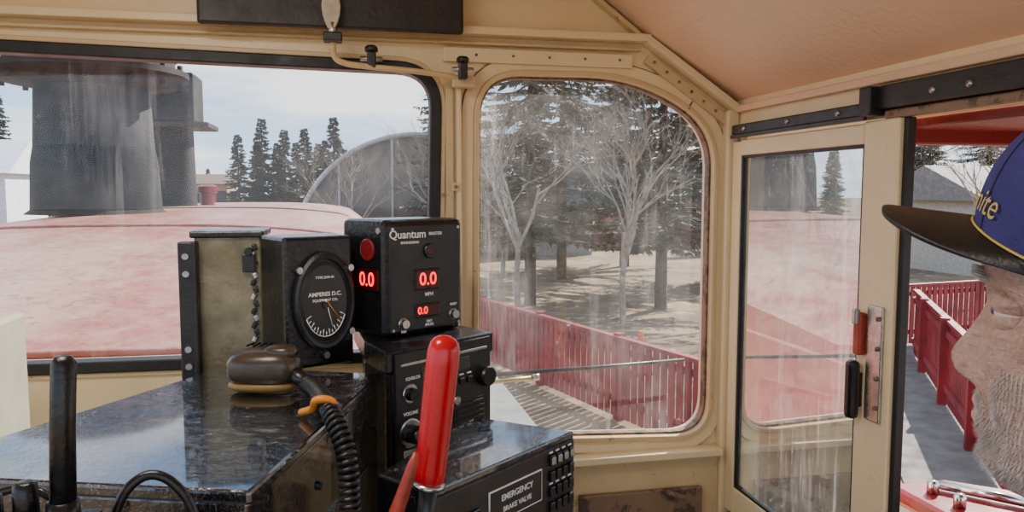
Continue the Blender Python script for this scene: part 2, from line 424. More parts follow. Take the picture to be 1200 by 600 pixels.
for i in range(4):
    for j in range(4):
        F1.rect('key',.245+i*.0155,.035+j*.023,.011,.016,.010,BLACK,lr,.002)
        if j%2: F1.rect('key_mark',.245+i*.0155,.046+j*.023,.008,.0025,.005,WHITE,lr,.0003)
        if j==3: F1.rect('key_cap',.245+i*.0155,.035+j*.023,.009,.011,.012,BEIGE,lr,.002)
prism('pedestal',[(.12,.94),(.31,1.09),(.20,1.18),(.07,.985)],0,1.06,CONS,.003,lr)
ur=empty('train_radio')
U1=(.062,1.205);U2=(.246,1.343)
prism('body',[U1,U2,(.185,1.43),(.055,1.31)],1.10,1.262,BLACK,.003,ur)
prism('stand',[(.10,1.26),(.22,1.35),(.185,1.42),(.07,1.31)],0,1.10,CONS,.003,ur)
prism('shelf',[(.052,1.20),(.252,1.345),(.165,1.50),(.005,1.50),(.022,1.30)],1.262,1.298,BLACK,.004,ur)
prism('side_filler',[(.053,1.212),(.061,1.208),(.06,1.33),(.02,1.40),(.022,1.30),(.053,1.26)],.2,1.262,BLACK,.001,ur)
F2=Face(U1,U2,1.10)
F2.rect('face',F2.w/2,.10,F2.w-.01,.185,.004,BLACKM,ur)
knob(F2,'volume_knob',.035,.060,.016,BLACK,ur,.022)
F2.disc('volume_ring',.035,.060,.024,.0055,STEEL,ur)
F2.disc('volume_cap',.035,.060,.009,.024,STEEL,ur)
knob(F2,'squelch_knob',.035,.125,.011,BLACK,ur)
F2.disc('ring',.035,.125,.016,.0055,STEEL,ur)
F2.rect('display',.115,.155,.11,.022,.006,M('display_grey',(.06,.07,.06),.2),ur)
for i in range(6):
    F2.rect('key',.075+i*.019,.125,.013,.011,.009,M('key_grey',(.05,.05,.055),.4) if i==0 else BLACK,ur,.002)
    F2.rect('key_mark',.075+i*.019,.136,.010,.0025,.0052,WHITE,ur,.0002)
for i in range(3):
    F2.disc('jack',.080+i*.03,.092,.008,.007,STEEL,ur,seg=12)
F2.rect('strip',.115,.174,.20,.005,.0055,STEEL,ur,.001)
F2.rect('tag',.055,.022,.070,.022,.0055,M('grey_tag',(.42,.42,.42),.5),ur)
F2.rect('grille',.17,.06,.075,.06,.006,BLACK,ur)
for i in range(6): F2.rect('grille_slot',.17,.036+i*.0095,.066,.003,.008,BLACKM,ur,.0005)
F2.disc('mic_plug',.205,.125,.018,.022,BLACK,ur)
F2.text('legend','VOLUME',.035,.093,.008,WHITE,ur,.005)
F2.text('legend','SQUELCH',.040,.150,.007,WHITE,ur,.005)
sp=empty('speed_indicator')
S1=(.058,1.308);S2=(.204,1.396);S0=(-.013,1.406);S3=(.133,1.494)
prism('body',[S1,S2,S3,S0],1.299,1.502,BLACK,.010,sp)
F3=Face(S1,S2,1.298); w=F3.w
F3.rect('face',w/2,.102,w-.018,.186,.003,BLACKM,sp,.003)
F3.text('brand','Quantum',.046,.178,.020,WHITE,sp,.004)
F3.text('legend','ENGINEERING',.050,.164,.006,WHITE,sp,.004)
F3.text('legend','MASTER',.105,.178,.008,WHITE,sp,.004)
F3.disc('sensor_ring',.092,.148,.013,.008,BLACK,sp)
F3.disc('sensor',.092,.148,.008,.009,LEDD,sp)
F3.rect('display_bezel',.086,.098,.056,.038,.005,BLACK,sp,.002)
F3.rect('display',.086,.098,.050,.032,.006,LEDD,sp,.001)
F3.text('digits','0.0',.086,.098,.031,LED,sp,.0068)
F3.text('legend','MPH',.090,.071,.009,WHITE,sp,.004)
F3.rect('display_bezel',.086,.043,.056,.025,.005,BLACK,sp,.002)
F3.rect('display',.086,.043,.050,.019,.006,LEDD,sp,.001)
F3.text('digits','0.0',.074,.043,.018,LED,sp,.0068)
F3.text('legend','FEET\n(MILES)',.090,.020,.006,WHITE,sp,.004)
F3.text('legend','DIM',.035,.010,.006,WHITE,sp,.004)
F3.text('legend','RESET',.145,.048,.006,WHITE,sp,.004)
knob(F3,'button',.035,.024,.008,STEEL,sp,.012)
knob(F3,'button',.145,.030,.008,STEEL,sp,.012)
for x in (.014,w-.014):
    for z in (.014,.188): F3.disc('screw',x,z,.003,.0045,STEEL,sp,seg=8)
F4=Face(S0,S1,1.298)
F4.rect('display',.076,.100,.060,.036,.003,LEDD,sp,.001)
F4.text('digits','0.0',.076,.100,.034,LED,sp,.004)
F4.disc('sensor',.076,.152,.019,.003,M('red_lens',(.22,.015,.02),.2),sp)
F4.disc('knob',.108,.185,.006,.004,STEEL,sp,seg=10)
gb=empty('ammeter_gauge')
G1=(-.104,1.281);G2=(.006,1.334);G3=(-.040,1.43);G0=(-.150,1.372)
prism('body',[G1,G2,G3,G0],1.257,1.476,BLACK,.006,gb)
F5=Face(G1,G2,1.256); w=F5.w
cx,cz=.067,.112
F5.disc('bezel',cx,cz,.083,.014,BLACKM,gb,rx=.053,seg=48,prof=[(1,-.002),(1,.010),(.93,.014),(.86,.013),(.84,.006),(.0001,.006)])
F5.disc('dial',cx,cz,.067,.0075,M('dial_black',(.02,.02,.022),.35),gb,rx=.043,seg=48)
for k in range(15):
    a=math.radians(205+k*9.5)
    p0=(cx+.036*math.cos(a),cz-.004+.054*math.sin(a));p1=(cx+(.031 if k%2 else .028)*math.cos(a),cz-.004+(.047 if k%2 else .043)*math.sin(a))
    F5.path('tick',[p0,p1],.0007,WHITE,gb,z=.0082)
F5.path('scale_arc',[(cx+.037*math.cos(math.radians(205+k*9.5)),cz-.004+.055*math.sin(math.radians(205+k*9.5))) for k in range(15)],.0008,WHITE,gb,z=.0082)
F5.path('needle',[(cx,cz+.004),(cx+.026,cz-.034)],.0008,ORANGE,gb,z=.009)
F5.path('needle',[(cx,cz+.004),(cx+.012,cz-.044)],.0008,WHITE,gb,z=.009)
F5.text('legend','AMPERES D.C.',cx,cz+.012,.0095,WHITE,gb,.0082)
F5.text('legend','TYPE DW-91',cx,cz+.040,.006,WHITE,gb,.0082)
F5.text('legend','EQUIPMENT CO.',cx,cz+.002,.006,WHITE,gb,.0082)
F5.disc('hub',cx,cz-.006,.006,.010,BLACK,gb)
for (x,z) in ((cx-.044,cz+.054),(cx+.046,cz+.054),(cx,cz-.090),(cx+.046,cz-.054)):
    F5.disc('screw',x,z,.0065,.012,STEEL,gb,rx=.0055,seg=14)
kb=empty('junction_box')
box('body',-.262,-.150,1.405,1.52,1.16,1.478,KHAKI,.004,kb)
box('lid_lip',-.268,-.145,1.398,1.525,1.470,1.482,BLACK,.003,kb)
box('bracket',-.285,-.258,1.385,1.40,1.22,1.465,BLACKM,.003,kb)
box('bracket_leg',-.262,-.254,1.38,1.41,.0,1.465,BLACKM,.002,kb)
FB=Face((-.285,1.385),(-.258,1.385),1.22)
for z in (.03,.06,.19,.22): FB.disc('bolt',.013,z,.006,.003,STEEL,kb,seg=10)
FH=Face((-.175,1.40),(-.150,1.40),1.256)
for i in range(14):
    FH.rect('chain_link',.012+(.002 if i%2 else -.002),.035+i*.0125,.008,.011,.006,BLACKM if i%3 else STEEL,kb,.002,rot=.4 if i%2 else -.4)
FH.rect('hinge',.004,.17,.022,.032,.008,BLACKM,kb,.002)
FH.disc('hinge_bolt',.004,.19,.007,.012,BLACKM,kb)

# hand microphone
mcM=M('mic_brown_black',(.055,.040,.026),.28,0,.2,30); mcY=M('mic_rim',(.24,.15,.035),.45)
mic=empty('hand_microphone')
def blob(name,c,rx,ry,rz,mat,parent,rot=0,taper=0,p=2.6):
    V=[];Fc=[];nu,nv=32,18
    def sp_(v): return math.copysign(abs(v)**(2/p),v)
    for j in range(nv+1):
        th=math.pi*j/nv-math.pi/2
        for i in range(nu):
            ph=2*math.pi*i/nu
            x=rx*sp_(math.cos(th))*sp_(math.cos(ph)); y=ry*sp_(math.cos(th))*sp_(math.sin(ph)); z=rz*sp_(math.sin(th))
            y*=1-taper*(x/rx)
            X=x*math.cos(rot)-y*math.sin(rot); Y=x*math.sin(rot)+y*math.cos(rot)
            V.append((c[0]+X,c[1]+Y,c[2]+z))
    for j in range(nv):
        for i in range(nu):
            i2=(i+1)%nu; Fc.append((j*nu+i,j*nu+i2,(j+1)*nu+i2,(j+1)*nu+i))
    return mk(name,V,Fc,mat,True,parent=parent)
blob('body',(-.122,1.175,1.291),.054,.041,.029,mcM,mic,-.5,.30,2.7)
blob('back_shell',(-.123,1.176,1.266),.052,.039,.010,mcY,mic,-.5,.30)
blob('grip_cap',(-.100,1.162,1.314),.024,.020,.012,mcM,mic,-.5,.2)
for i in range(6):
    x=-.152+i*.009; tube('grille_slot',[(x,1.182-.3*(x+.13),1.3205),(x+.008,1.208-.3*(x+.13),1.3195)],.0016,BLACK,6,mic)
tube('strain_relief',[(-.085,1.150,1.285),(-.072,1.140,1.278),(-.058,1.130,1.270)],[.013,.011,.007],BLACK,parent=mic)
path=smooth_path([(-.064,1.138,1.272),(-.048,1.09,1.272),(-.036,1.03,1.272),(-.024,.965,1.271),(-.008,.925,1.235),(-.004,.905,1.17),(-.004,.895,1.08),(.0,.88,.95)],40)
Lc=[0]
for i in range(1,len(path)): Lc.append(Lc[-1]+(path[i]-path[i-1]).length)
tot=Lc[-1]; turns=int(tot/.0082); cp=[];idx=0
for k in range(turns*10+1):
    s=tot*k/(turns*10)
    while idx<len(path)-2 and Lc[idx+1]<s: idx+=1
    f=(s-Lc[idx])/max(1e-6,Lc[idx+1]-Lc[idx]); p=path[idx].lerp(path[idx+1],f)
    t=(path[idx+1]-path[idx]).normalized(); a=t.cross(Vector((1,0,.05))).normalized(); b=t.cross(a)
    an=2*math.pi*k/10; cp.append(p+(a*math.cos(an)+b*math.sin(an))*.0105)
tube('coiled_cord',cp,.0029,BLACKM,6,mic)
tube('orange_tag',smooth_path([(-.065,1.02,1.262),(-.050,1.00,1.272),(-.044,.98,1.288),(-.026,.98,1.286),(-.018,.985,1.268)]),.0050,ORANGE,parent=mic)

bh=empty('brake_handle')
a=Vector((.082,.8275,1.228));b=Vector((.1025,.8365,1.392));d=(b-a)
prof=[(0,.014),(.02,.0165),(.10,.0172),(.45,.0178),(.80,.0185),(.90,.0180),(.95,.0160),(.98,.0115),(.995,.006),(1,.001)]
tube('grip',[a+d*t for t,_ in prof],[r for _,r in prof],REDH,28,bh)
tube('stem',[a-d*.02,a-d*.25,(.078,.826,1.13)],[.010,.010,.012],BLACKM,parent=bh)
tube('collar',[a+d*-.03,a+d*.0],.018,STEEL,parent=bh)
tube('shaft',[(.078,.826,1.14),(.078,.83,.0)],.012,BLACKM,parent=bh)
box('valve_body',.062,.115,.79,.865,1.10,1.165,BLACKM,.01,bh)
rl=empty('reverser_lever')
V,Fc=tube_geo([(.0655,.795,1.275),(.062,.795,1.262),(.050,.795,1.228),(.036,.795,1.19),(.03,.795,1.10),(.03,.795,.9)],[.003,.006,.0075,.009,.010,.010],8)
mk('bar',V,Fc,RUSTRED,True,parent=rl)
tube('socket',[(.03,.795,.95),(.03,.795,0)],.014,BLACKM,parent=rl)
hr=empty('portable_radio')
box('body',-.305,-.205,.645,.69,1.13,1.286,BLACKM,.008,hr)
tube('antenna_base',[(-.231,.667,1.28),(-.231,.667,1.300)],[.0135,.012],BLACK,16,hr)
tube('antenna',[(-.231,.667,1.29),(-.229,.669,1.36),(-.227,.672,1.412),(-.227,.672,1.418)],[.0100,.0095,.0095,.006],BLACK,16,hr)
tube('knob',[(-.258,.667,1.283),(-.258,.667,1.316),(-.258,.667,1.318)],[.010,.009,.006],BLACK,14,hr)
tube('knob',[(-.284,.667,1.283),(-.284,.667,1.308)],[.010,.009],BLACK,14,hr)
tube('channel_dial',[(-.295,.652,1.283),(-.295,.652,1.300)],[.007,.006],BLACK,12,hr)
tray=empty('radio_tray')
prism('shelf',[(-.36,.62),(-.10,.62),(-.10,.70),(-.36,.70)],1.11,1.13,BLACKM,.004,tray)
tube('leg',[(-.23,.67,1.11),(-.23,.67,0)],.02,BLACKM,parent=tray)
tube('power_cable',smooth_path([(-.215,.715,1.0),(-.212,.715,1.22),(-.203,.715,1.275),(-.182,.72,1.297),(-.158,.72,1.288),(-.140,.72,1.250),(-.130,.72,1.15),(-.125,.73,.95)]),.0045,BLACK)
tube('headset_cable',smooth_path([(-.34,.74,1.1),(-.335,.73,1.255),(-.29,.725,1.292),(-.25,.72,1.275),(-.228,.72,1.22),(-.22,.72,1.0)]),.0038,BLACK)
bc=empty('speaker_cabinet')
box('body',-.80,-.548,1.30,1.46,.0,1.345,BEIGE,.008,bc)
box('top_step',-.80,-.585,1.32,1.46,1.345,1.385,BEIGE,.006,bc)
FC=Face((-.80,1.30),(-.548,1.30),1.13)
holeV=[];holeF=[]
for i in range(24):
    for j in range(16):
        cx0,cy0=.024+i*.0092,.010+j*.0090; o_=len(holeV)
        for dx,dy in ((-.0026,-.0026),(.0026,-.0026),(.0026,.0026),(-.0026,.0026)): holeV.append(FC.M@Vector((cx0+dx,cy0+dy,.0008)))
        holeF.append((o_,o_+1,o_+2,o_+3))
mk('grille_holes',holeV,holeF,RUBBER,parent=bc)
for j in range(3): FC.rect('vent_slot',.185,.172+j*.012,.10,.004,.001,RUBBER,bc,0)

# ------------------------------------------------------------------ PERSON
skin,nt,out=new_mat('aged_skin'); b=N(nt,'ShaderNodeBsdfPrincipled'); co=coords(nt)
n1=noise_node(nt,35,6,.65,co); n2=noise_node(nt,240,4,.6,co)
n4=noise_node(nt,60,6,.7,mapped(nt,co,(1,1,2.8),(.3,.2,0))); n6=noise_node(nt,420,3,.6,co)
c=mixc(nt,ramp(nt,n1.outputs[0],[(.35,0.0),(.65,1.0)]).outputs[0],(.60,.41,.34),(.47,.26,.21))
c=mixc(nt,ramp(nt,n2.outputs[0],[(.50,0.0),(.68,.55)]).outputs[0],c,(.62,.54,.50))
c=mixc(nt,ramp(nt,n4.outputs[0],[(.36,.45),(.45,0.0)]).outputs[0],c,(.28,.15,.12))
nt.links.new(c,b.inputs['Base Color']); b.inputs['Roughness'].default_value=.5
b.inputs['Subsurface Weight'].default_value=.05; b.inputs['Subsurface Radius'].default_value=(.01,.004,.002); b.inputs['Subsurface Scale'].default_value=.3
bp=N(nt,'ShaderNodeBump'); bp.inputs['Strength'].default_value=.8; bp.inputs['Distance'].default_value=.006
bp2=N(nt,'ShaderNodeBump'); bp2.inputs['Strength'].default_value=.6; bp2.inputs['Distance'].default_value=.0012
nt.links.new(n4.outputs[0],bp.inputs['Height']); nt.links.new(n6.outputs[0],bp2.inputs['Height']); nt.links.new(bp.outputs[0],bp2.inputs['Normal'])
nt.links.new(bp2.outputs[0],b.inputs['Normal']); nt.links.new(b.outputs[0],out.inputs[0])
NAVY=M('navy_twill',(.034,.030,.19),.75,0,.12,25,.5,500); NAVYD=M('navy_jacket',(.015,.02,.06),.85,0,.2,20,.4,300)
VIS=M('visor_black',(.008,.008,.010),.4,0,.1,20,.2,300); GOLD=M('gold_thread',(.70,.50,.12),.5,.1,.1,60,.4,700)
HAIR=M('grey_hair',(.55,.53,.51),.7,0,.25,60,.0,300); DENIM=M('work_trousers',(.04,.05,.09),.9,0,.2,20,.3,300)
EYEW=M('eye_white',(.6,.54,.5),.2,0,.05,5); IRIS=M('iris',(.05,.09,.12),.1,0,.1,5)
man=empty('train_engineer')
def interp(T,z):
    if z<=T[0][0]: return T[0][1]
    for (a,va),(b_,vb) in zip(T,T[1:]):
        if z<=b_:
            t=(z-a)/(b_-a); return va+(vb-va)*t
    return T[-1][1]
fT=[(-.125,.045),(-.115,.074),(-.104,.084),(-.092,.082),(-.082,.086),(-.072,.087),(-.062,.086),(-.045,.084),(-.02,.081),(0,.080),(.013,.087),(.03,.092),(.06,.090),(.09,.074),(.11,.050),(.122,.02),(.125,0)]
bT=[(-.125,.0),(-.115,-.03),(-.1,-.06),(-.06,-.088),(0,-.1),(.05,-.098),(.09,-.075),(.11,-.045),(.122,-.018),(.125,0)]
wT=[(-.125,.018),(-.115,.038),(-.1,.050),(-.06,.064),(-.02,.071),(0,.072),(.05,.073),(.09,.055),(.11,.035),(.122,.015),(.125,.0005)]
nT=[(-.064,0),(-.058,.003),(-.052,.015),(-.046,.023),(-.040,.0245),(-.034,.023),(-.022,.017),(-.01,.012),(.004,.008),(.016,.003),(.025,0)]
sT=[(-.066,.018),(-.05,.016),(-.04,.013),(-.02,.010),(.01,.008),(.03,.010)]
HC=Vector((.480,.374,1.470)); yawh=math.radians(121); tilt=math.radians(3)
HM=Matrix.Translation(HC)@Matrix.Rotation(yawh,4,'Z')@Matrix.Rotation(-tilt,4,'Y')
V=[];Fc=[];LV=[];nu,nv=150,130
for j in range(nv+1):
    z=-.125+.25*(j/nv); f=interp(fT,z);bk=interp(bT,z);w_=interp(wT,z)
    for i in range(nu):
        t=2*math.pi*i/nu-math.pi; ph=t-.55*math.sin(t)
        x=(f+bk)/2+(f-bk)/2*math.copysign(abs(math.cos(ph))**.92,math.cos(ph)); y=w_*math.copysign(abs(math.sin(ph))**.9,math.sin(ph))
        if math.cos(ph)>0:
            g=lambda a,s: math.exp(-(a/s)**2)
            x+=interp(nT,z)*g(y,interp(sT,z))
            x+=.007*g(abs(y)-.013,.006)*g(z+.049,.007)
            x-=.013*g(abs(y)-.033,.017)*g(z-.001,.013)
            x+=.005*g(abs(y)-.028,.020)*g(z-.019,.007)
            x+=.006*g(abs(y)-.042,.016)*g(z+.030,.018)
            x+=.004*g(y,.022)*(g(z+.0685,.004)+g(z+.080,.0045))
            x-=.004*g(y,.026)*g(z+.0742,.0022)
            x-=.004*g(abs(y)-.034-(-.05-z)*.2,.004)*g(z+.062,.018)
            x-=.004*g(y,.02)*g(z+.090,.005)
            x+=.004*g(abs(y)-.033,.016)*g(z+.016,.004)
            for k in range(3): x-=.0018*g(z-.004+.007*k-(abs(y)-.05)*(.4-.4*k),.0016)*g(abs(y)-.060,.010)
        LV.append((x,y,z)); V.append(HM@Vector((x,y,z)))
for j in range(nv):
    for i in range(nu):
        i2=(i+1)%nu; Fc.append((j*nu+i,j*nu+i2,(j+1)*nu+i2,(j+1)*nu+i))
mk('head',V,Fc,skin,True,parent=man)
def hblob(name,c,r,mat,sc=(1,1,1),seg=20):
    V=[];Fc=[]
    for j in range(seg+1):
        th=math.pi*j/seg-math.pi/2
        for i in range(seg):
            ph=2*math.pi*i/seg
            V.append(HM@Vector((c[0]+r*sc[0]*math.cos(th)*math.cos(ph),c[1]+r*sc[1]*math.cos(th)*math.sin(ph),c[2]+r*sc[2]*math.sin(th))))
    for j in range(seg):
        for i in range(seg):
            i2=(i+1)%seg; Fc.append((j*seg+i,j*seg+i2,(j+1)*seg+i2,(j+1)*seg+i))
    return mk(name,V,Fc,mat,True,parent=man)
for sgn in (1,-1):
    hblob('eye',(.0635,sgn*.032,-.001),.0125,EYEW); hblob('iris',(.0740,sgn*.032,-.001),.0042,IRIS)
    hblob('upper_lid',(.0635,sgn*.032,.0036),.0140,skin,(1,1.05,.70)); hblob('lower_lid',(.0625,sgn*.032,-.0070),.0138,skin,(1,1.05,.55))
    for k in range(40):
        a=k/39; y=sgn*(.014+.036*a); z=.018+.005*math.sin(a*3)+random.uniform(-.003,.003); x=.088-.012*a*a
        tube('brow_hair',[HM@Vector((x,y,z)),HM@Vector((x+.006,y+sgn*.004,z+.002))],[.0008,.0002],HAIR,4,man)
    pts=[]
    for k in range(15):
        a=math.radians(-110+k*20); pts.append((-.012-.017*math.cos(a),sgn*(.073+.008*math.sin(k/14*3.1)),-.010+.030*math.sin(a)))
    tube('ear_rim',[HM@Vector(p) for p in pts],.0042,skin,8,man)
    hblob('ear_shell',(-.010,sgn*.074,-.012),.022,skin,(.75,.25,1.2)); hblob('ear_lobe',(-.004,sgn*.073,-.036),.009,skin,(.9,.5,1))
V=[];Fc=[];cnt=0
for k in range(1600):
    ph=random.uniform(math.radians(85),math.radians(275)); z=random.uniform(-.05,.03)
    f=interp(fT,z);bk=interp(bT,z);w_=interp(wT,z)
    x=(f+bk)/2+(f-bk)/2*math.cos(ph);y=w_*math.sin(ph)
    p=Vector((x,y,z))*1.01; q=p+Vector((-.006,y*.05,-.014)); s=Vector((-math.sin(ph),math.cos(ph),0))*.0012
    V+=[HM@(p-s),HM@(p+s),HM@q]; Fc.append((cnt,cnt+1,cnt+2)); cnt+=3
mk('hair',V,Fc,HAIR,parent=man)
V=[];Fc=[];cnt=0
cand=[p for p in LV if p[2]<-.035 and p[0]>-.03 and not (abs(p[1])<.018 and p[2]>-.060) and not (abs(p[1])<.024 and -.084<p[2]<-.065) and (p[2]<-.058+max(0,(abs(p[1])-.035))*1.6)]
for k in range(20000):
    p=Vector(random.choice(cand))+Vector((0,random.uniform(-.0018,.0018),random.uniform(-.0018,.0018)))
    nrm=Vector((p.x*.8,p.y*1.3,0)).normalized(); q=p+nrm*random.uniform(.0012,.0030)+Vector((random.uniform(-.001,.001),random.uniform(-.001,.001),-.0032))
    s=Vector((-nrm.y,nrm.x,0))*.00022
    V+=[HM@(p-s),HM@(p+s),HM@q]; Fc.append((cnt,cnt+1,cnt+2)); cnt+=3
mk('beard_stubble',V,Fc,HAIR,parent=man)
def rimz(ph): c_=math.cos(ph); return .016+.026*c_ + (.012*max(0,c_)**3)
CH=.138
def cap_pt(ph,e,off=0):
    ce=math.cos(e)**.62 if math.cos(e)>0 else 0; se=math.sin(e)
    rx,ry=.106+off,.086+off
    zr=rimz(ph)
    return Vector((-.006+rx*math.cos(ph)*ce,ry*math.sin(ph)*ce,zr+(CH+off-zr)*se))
V=[];Fc=[];nu,nv=96,30
for j in range(nv+1):
    e=(math.pi/2)*j/nv
    for i in range(nu): V.append(HM@cap_pt(2*math.pi*i/nu,e))
for j in range(nv):
    for i in range(nu):
        i2=(i+1)%nu; Fc.append((j*nu+i,j*nu+i2,(j+1)*nu+i2,(j+1)*nu+i))
mk('cap_crown',V,Fc,NAVY,True,parent=man)
for kk in range(6):
    ph=math.pi*kk/3+math.pi/6
    tube('cap_seam',[HM@cap_pt(ph,math.pi/2*j/20,.0002) for j in range(20)],.0007,NAVYD,6,man)
tube('cap_piping',[HM@cap_pt(2*math.pi*i/72,.05,.0010) for i in range(73)],.0009,GOLD,6,man)
tube('cap_band_edge',[HM@cap_pt(2*math.pi*i/72,0,.0005) for i in range(73)],.0022,NAVYD,6,man)
p=HM@cap_pt(math.radians(72),.10,.002); nrm=(HM.to_3x3()@Vector((math.cos(math.radians(72)),math.sin(math.radians(72)),0))).normalized()
tube('cap_button',[p-nrm*.002,p+nrm*.003,p+nrm*.005],[.0045,.0045,.0025],GOLD,14,man)
V=[];Fc=[];nu,nv=48,14
for j in range(nv+1):
    s=j/nv
    for i in range(nu+1):
        q=-1+2*i/nu; ph=q*math.radians(66)
        base=cap_pt(ph,0,.0); ext=.062*(1-abs(q)**2.6)**.8 if abs(q)<1 else 0
        x=base.x+ext*s; y=base.y*(1-.04*s); z=base.z+.004 + .004*s*(1-q*q) - .006*s*q*q
        V.append(HM@Vector((x,y,z)))
for j in range(nv):
    for i in range(nu): Fc.append((j*(nu+1)+i,j*(nu+1)+i+1,(j+1)*(nu+1)+i+1,(j+1)*(nu+1)+i))
vz=mk('cap_visor',V,Fc,VIS,True,parent=man); md=vz.modifiers.new('s','SOLIDIFY'); md.thickness=.0035
cu=bpy.data.curves.new('emb','FONT'); cu.body='Granite'; cu.size=.021; cu.shear=.35; cu.align_x='RIGHT'; cu.resolution_u=4
to=bpy.data.objects.new('emb',cu); COL.objects.link(to); bpy.context.view_layer.update()
me=bpy.data.meshes.new_from_object(to.evaluated_get(bpy.context.evaluated_depsgraph_get()))
bpy.data.objects.remove(to)
bm=bmesh.new(); bm.from_mesh(me); bmesh.ops.subdivide_edges(bm,edges=bm.edges,cuts=1); bm.to_mesh(me); bm.free()
for v in me.vertices:
    ph=math.radians(40)+v.co.x/.095; e=.17+v.co.y/.085
    v.co=HM@cap_pt(ph,e,.0022)
me.materials.clear(); me.materials.append(GOLD)
o=bpy.data.objects.new('cap_embroidery',me); COL.objects.link(o); o.parent=man
def skin_obj(name,verts,edges,radii,mat,root=0,sub=2):
    me=bpy.data.meshes.new(name); me.from_pydata(verts,edges,[]); o=bpy.data.objects.new(name,me); COL.objects.link(o)
    o.modifiers.new('skin','SKIN')
    for i,r in enumerate(radii):
        sv=me.skin_vertices[0].data[i]; sv.radius=(r,r) if isinstance(r,(int,float)) else r
    me.skin_vertices[0].data[root].use_root=True
    md=o.modifiers.new('sub','SUBSURF'); md.levels=sub; md.render_levels=sub
    o.modifiers['skin'].use_smooth_shade=True
    me.materials.append(mat); o.parent=man; return o
bx,by=.52,.315
sk=[(bx,by-.02,.82),(bx,by-.02,.95),(bx,by-.01,1.10),(bx,by,1.22),(bx-.005,by+.005,1.31),(bx-.01,by+.015,1.345),
    (bx-.19,by,1.24),(bx-.22,by+.04,1.00),(bx-.15,by+.24,.93),
    (bx+.18,by,1.24),(bx+.205,by+.04,1.00),(bx+.14,by+.24,.93)]
ed=[(0,1),(1,2),(2,3),(3,4),(4,5),(3,6),(6,7),(7,8),(3,9),(9,10),(10,11)]
skin_obj('jacket',sk,ed,[(.16,.12),(.15,.11),(.16,.115),(.13,.10),(.068,.066),(.066,.064),.070,.052,.038,.070,.052,.038],NAVYD)
skin_obj('neck',[(bx-.01,by+.01,1.28),(bx-.025,by+.03,1.36),(bx-.035,by+.045,1.42)],[(0,1),(1,2)],[.058,.055,.056],skin)
skin_obj('trousers',[(bx,by,.80),(bx-.09,by+.03,.79),(bx-.11,by+.42,.78),(bx-.11,by+.44,.40),(bx-.11,by+.44,.12),(bx+.09,by+.03,.79),(bx+.11,by+.42,.78),(bx+.11,by+.44,.40),(bx+.11,by+.44,.12)],
    [(0,1),(1,2),(2,3),(3,4),(0,5),(5,6),(6,7),(7,8)],[.13,.095,.065,.058,.05,.095,.065,.058,.05],DENIM)
for sgn,hx in ((1,bx-.15),(-1,bx+.14)):
    w0=Vector((hx,by+.24,.93)); pl=w0+Vector((sgn*.02,.085,-.035))
    skin_obj('palm',[w0,w0+Vector((sgn*.01,.045,-.015)),pl],[(0,1),(1,2)],[.024,(.036,.016),(.038,.014)],skin)
    for k in range(4):
        r0=pl+Vector((sgn*(.028-.018*k),-.01,0)); ln=[.065,.075,.07,.055][k]
        skin_obj('finger',[r0,r0+Vector((0,ln*.5,-.012)),r0+Vector((0,ln*.85,-.034)),r0+Vector((0,ln*.95,-.05))],[(0,1),(1,2),(2,3)],[.0095,.009,.008,.007],skin,sub=1)
    r0=w0+Vector((sgn*.03,.03,-.01)); skin_obj('thumb',[r0,r0+Vector((sgn*.03,.03,-.012)),r0+Vector((sgn*.035,.06,-.03))],[(0,1),(1,2)],[.012,.010,.009],skin,sub=1)
for sx_ in (-.11,.11): blob('boot',(bx+sx_,by+.50,.05),.05,.13,.05,RUBBER,man,0,0)
st=empty('cab_seat')
box('cushion',bx-.21,bx+.21,by-.22,by+.22,.60,.685,RUBBER,.03,st)
box('backrest',bx-.20,bx+.20,by-.30,by-.24,.66,1.12,RUBBER,.03,st)
tube('pedestal',[(bx,by,.60),(bx,by,.02)],.045,STEEL,parent=st)
lathe('base',[(.18,0),(.18,.02),(.06,.035)],bx,by,BLACKM,parent=st)

# ------------------------------------------------------------------ EXTERIOR
GZ=EYE-3.2
gm,nt,out=new_mat('dry_ground'); b=N(nt,'ShaderNodeBsdfPrincipled'); co=coords(nt)
n1=noise_node(nt,.35,8,.7,co); n2=noise_node(nt,1.3,8,.7,co); n3=noise_node(nt,.12,6,.6,co)
c=mixc(nt,ramp(nt,n1.outputs[0],[(.42,0.0),(.58,1.0)]).outputs[0],(.26,.18,.10),(.12,.082,.045))
c=mixc(nt,ramp(nt,n2.outputs[0],[(.58,0.0),(.62,.75)]).outputs[0],c,(.42,.34,.26))
c=mixc(nt,ramp(nt,n3.outputs[0],[(.60,0.0),(.64,.6)]).outputs[0],c,(.25,.22,.19))
nt.links.new(c,b.inputs['Base Color']); b.inputs['Roughness'].default_value=.95; nt.links.new(b.outputs[0],out.inputs[0])
mk('ground',[(-250,-150,GZ),(250,-150,GZ),(250,350,GZ),(-250,350,GZ)],[(0,1,2,3)],gm)
hm_,nt,out=new_mat('faded_red_hood'); b=N(nt,'ShaderNodeBsdfPrincipled'); co=coords(nt)
n1=noise_node(nt,1.2,8,.65,co); n2=noise_node(nt,10,8,.75,co); n3=noise_node(nt,2.2,8,.7,mapped(nt,co,(1,.25,1))); n7=noise_node(nt,26,7,.75,co)
geo=N(nt,'ShaderNodeNewGeometry'); sz=N(nt,'ShaderNodeSeparateXYZ'); nt.links.new(geo.outputs['Normal'],sz.inputs[0])
upf=ramp(nt,sz.outputs['Z'],[(.3,.15),(.8,1.0)])
c=mixc(nt,ramp(nt,n1.outputs[0],[(.35,0.0),(.65,1.0)]).outputs[0],(.32,.075,.058),(.21,.026,.028))
d1=mathn(nt,'MULTIPLY',ramp(nt,n2.outputs[0],[(.42,0.1),(.60,.8)]).outputs[0],upf.outputs[0])
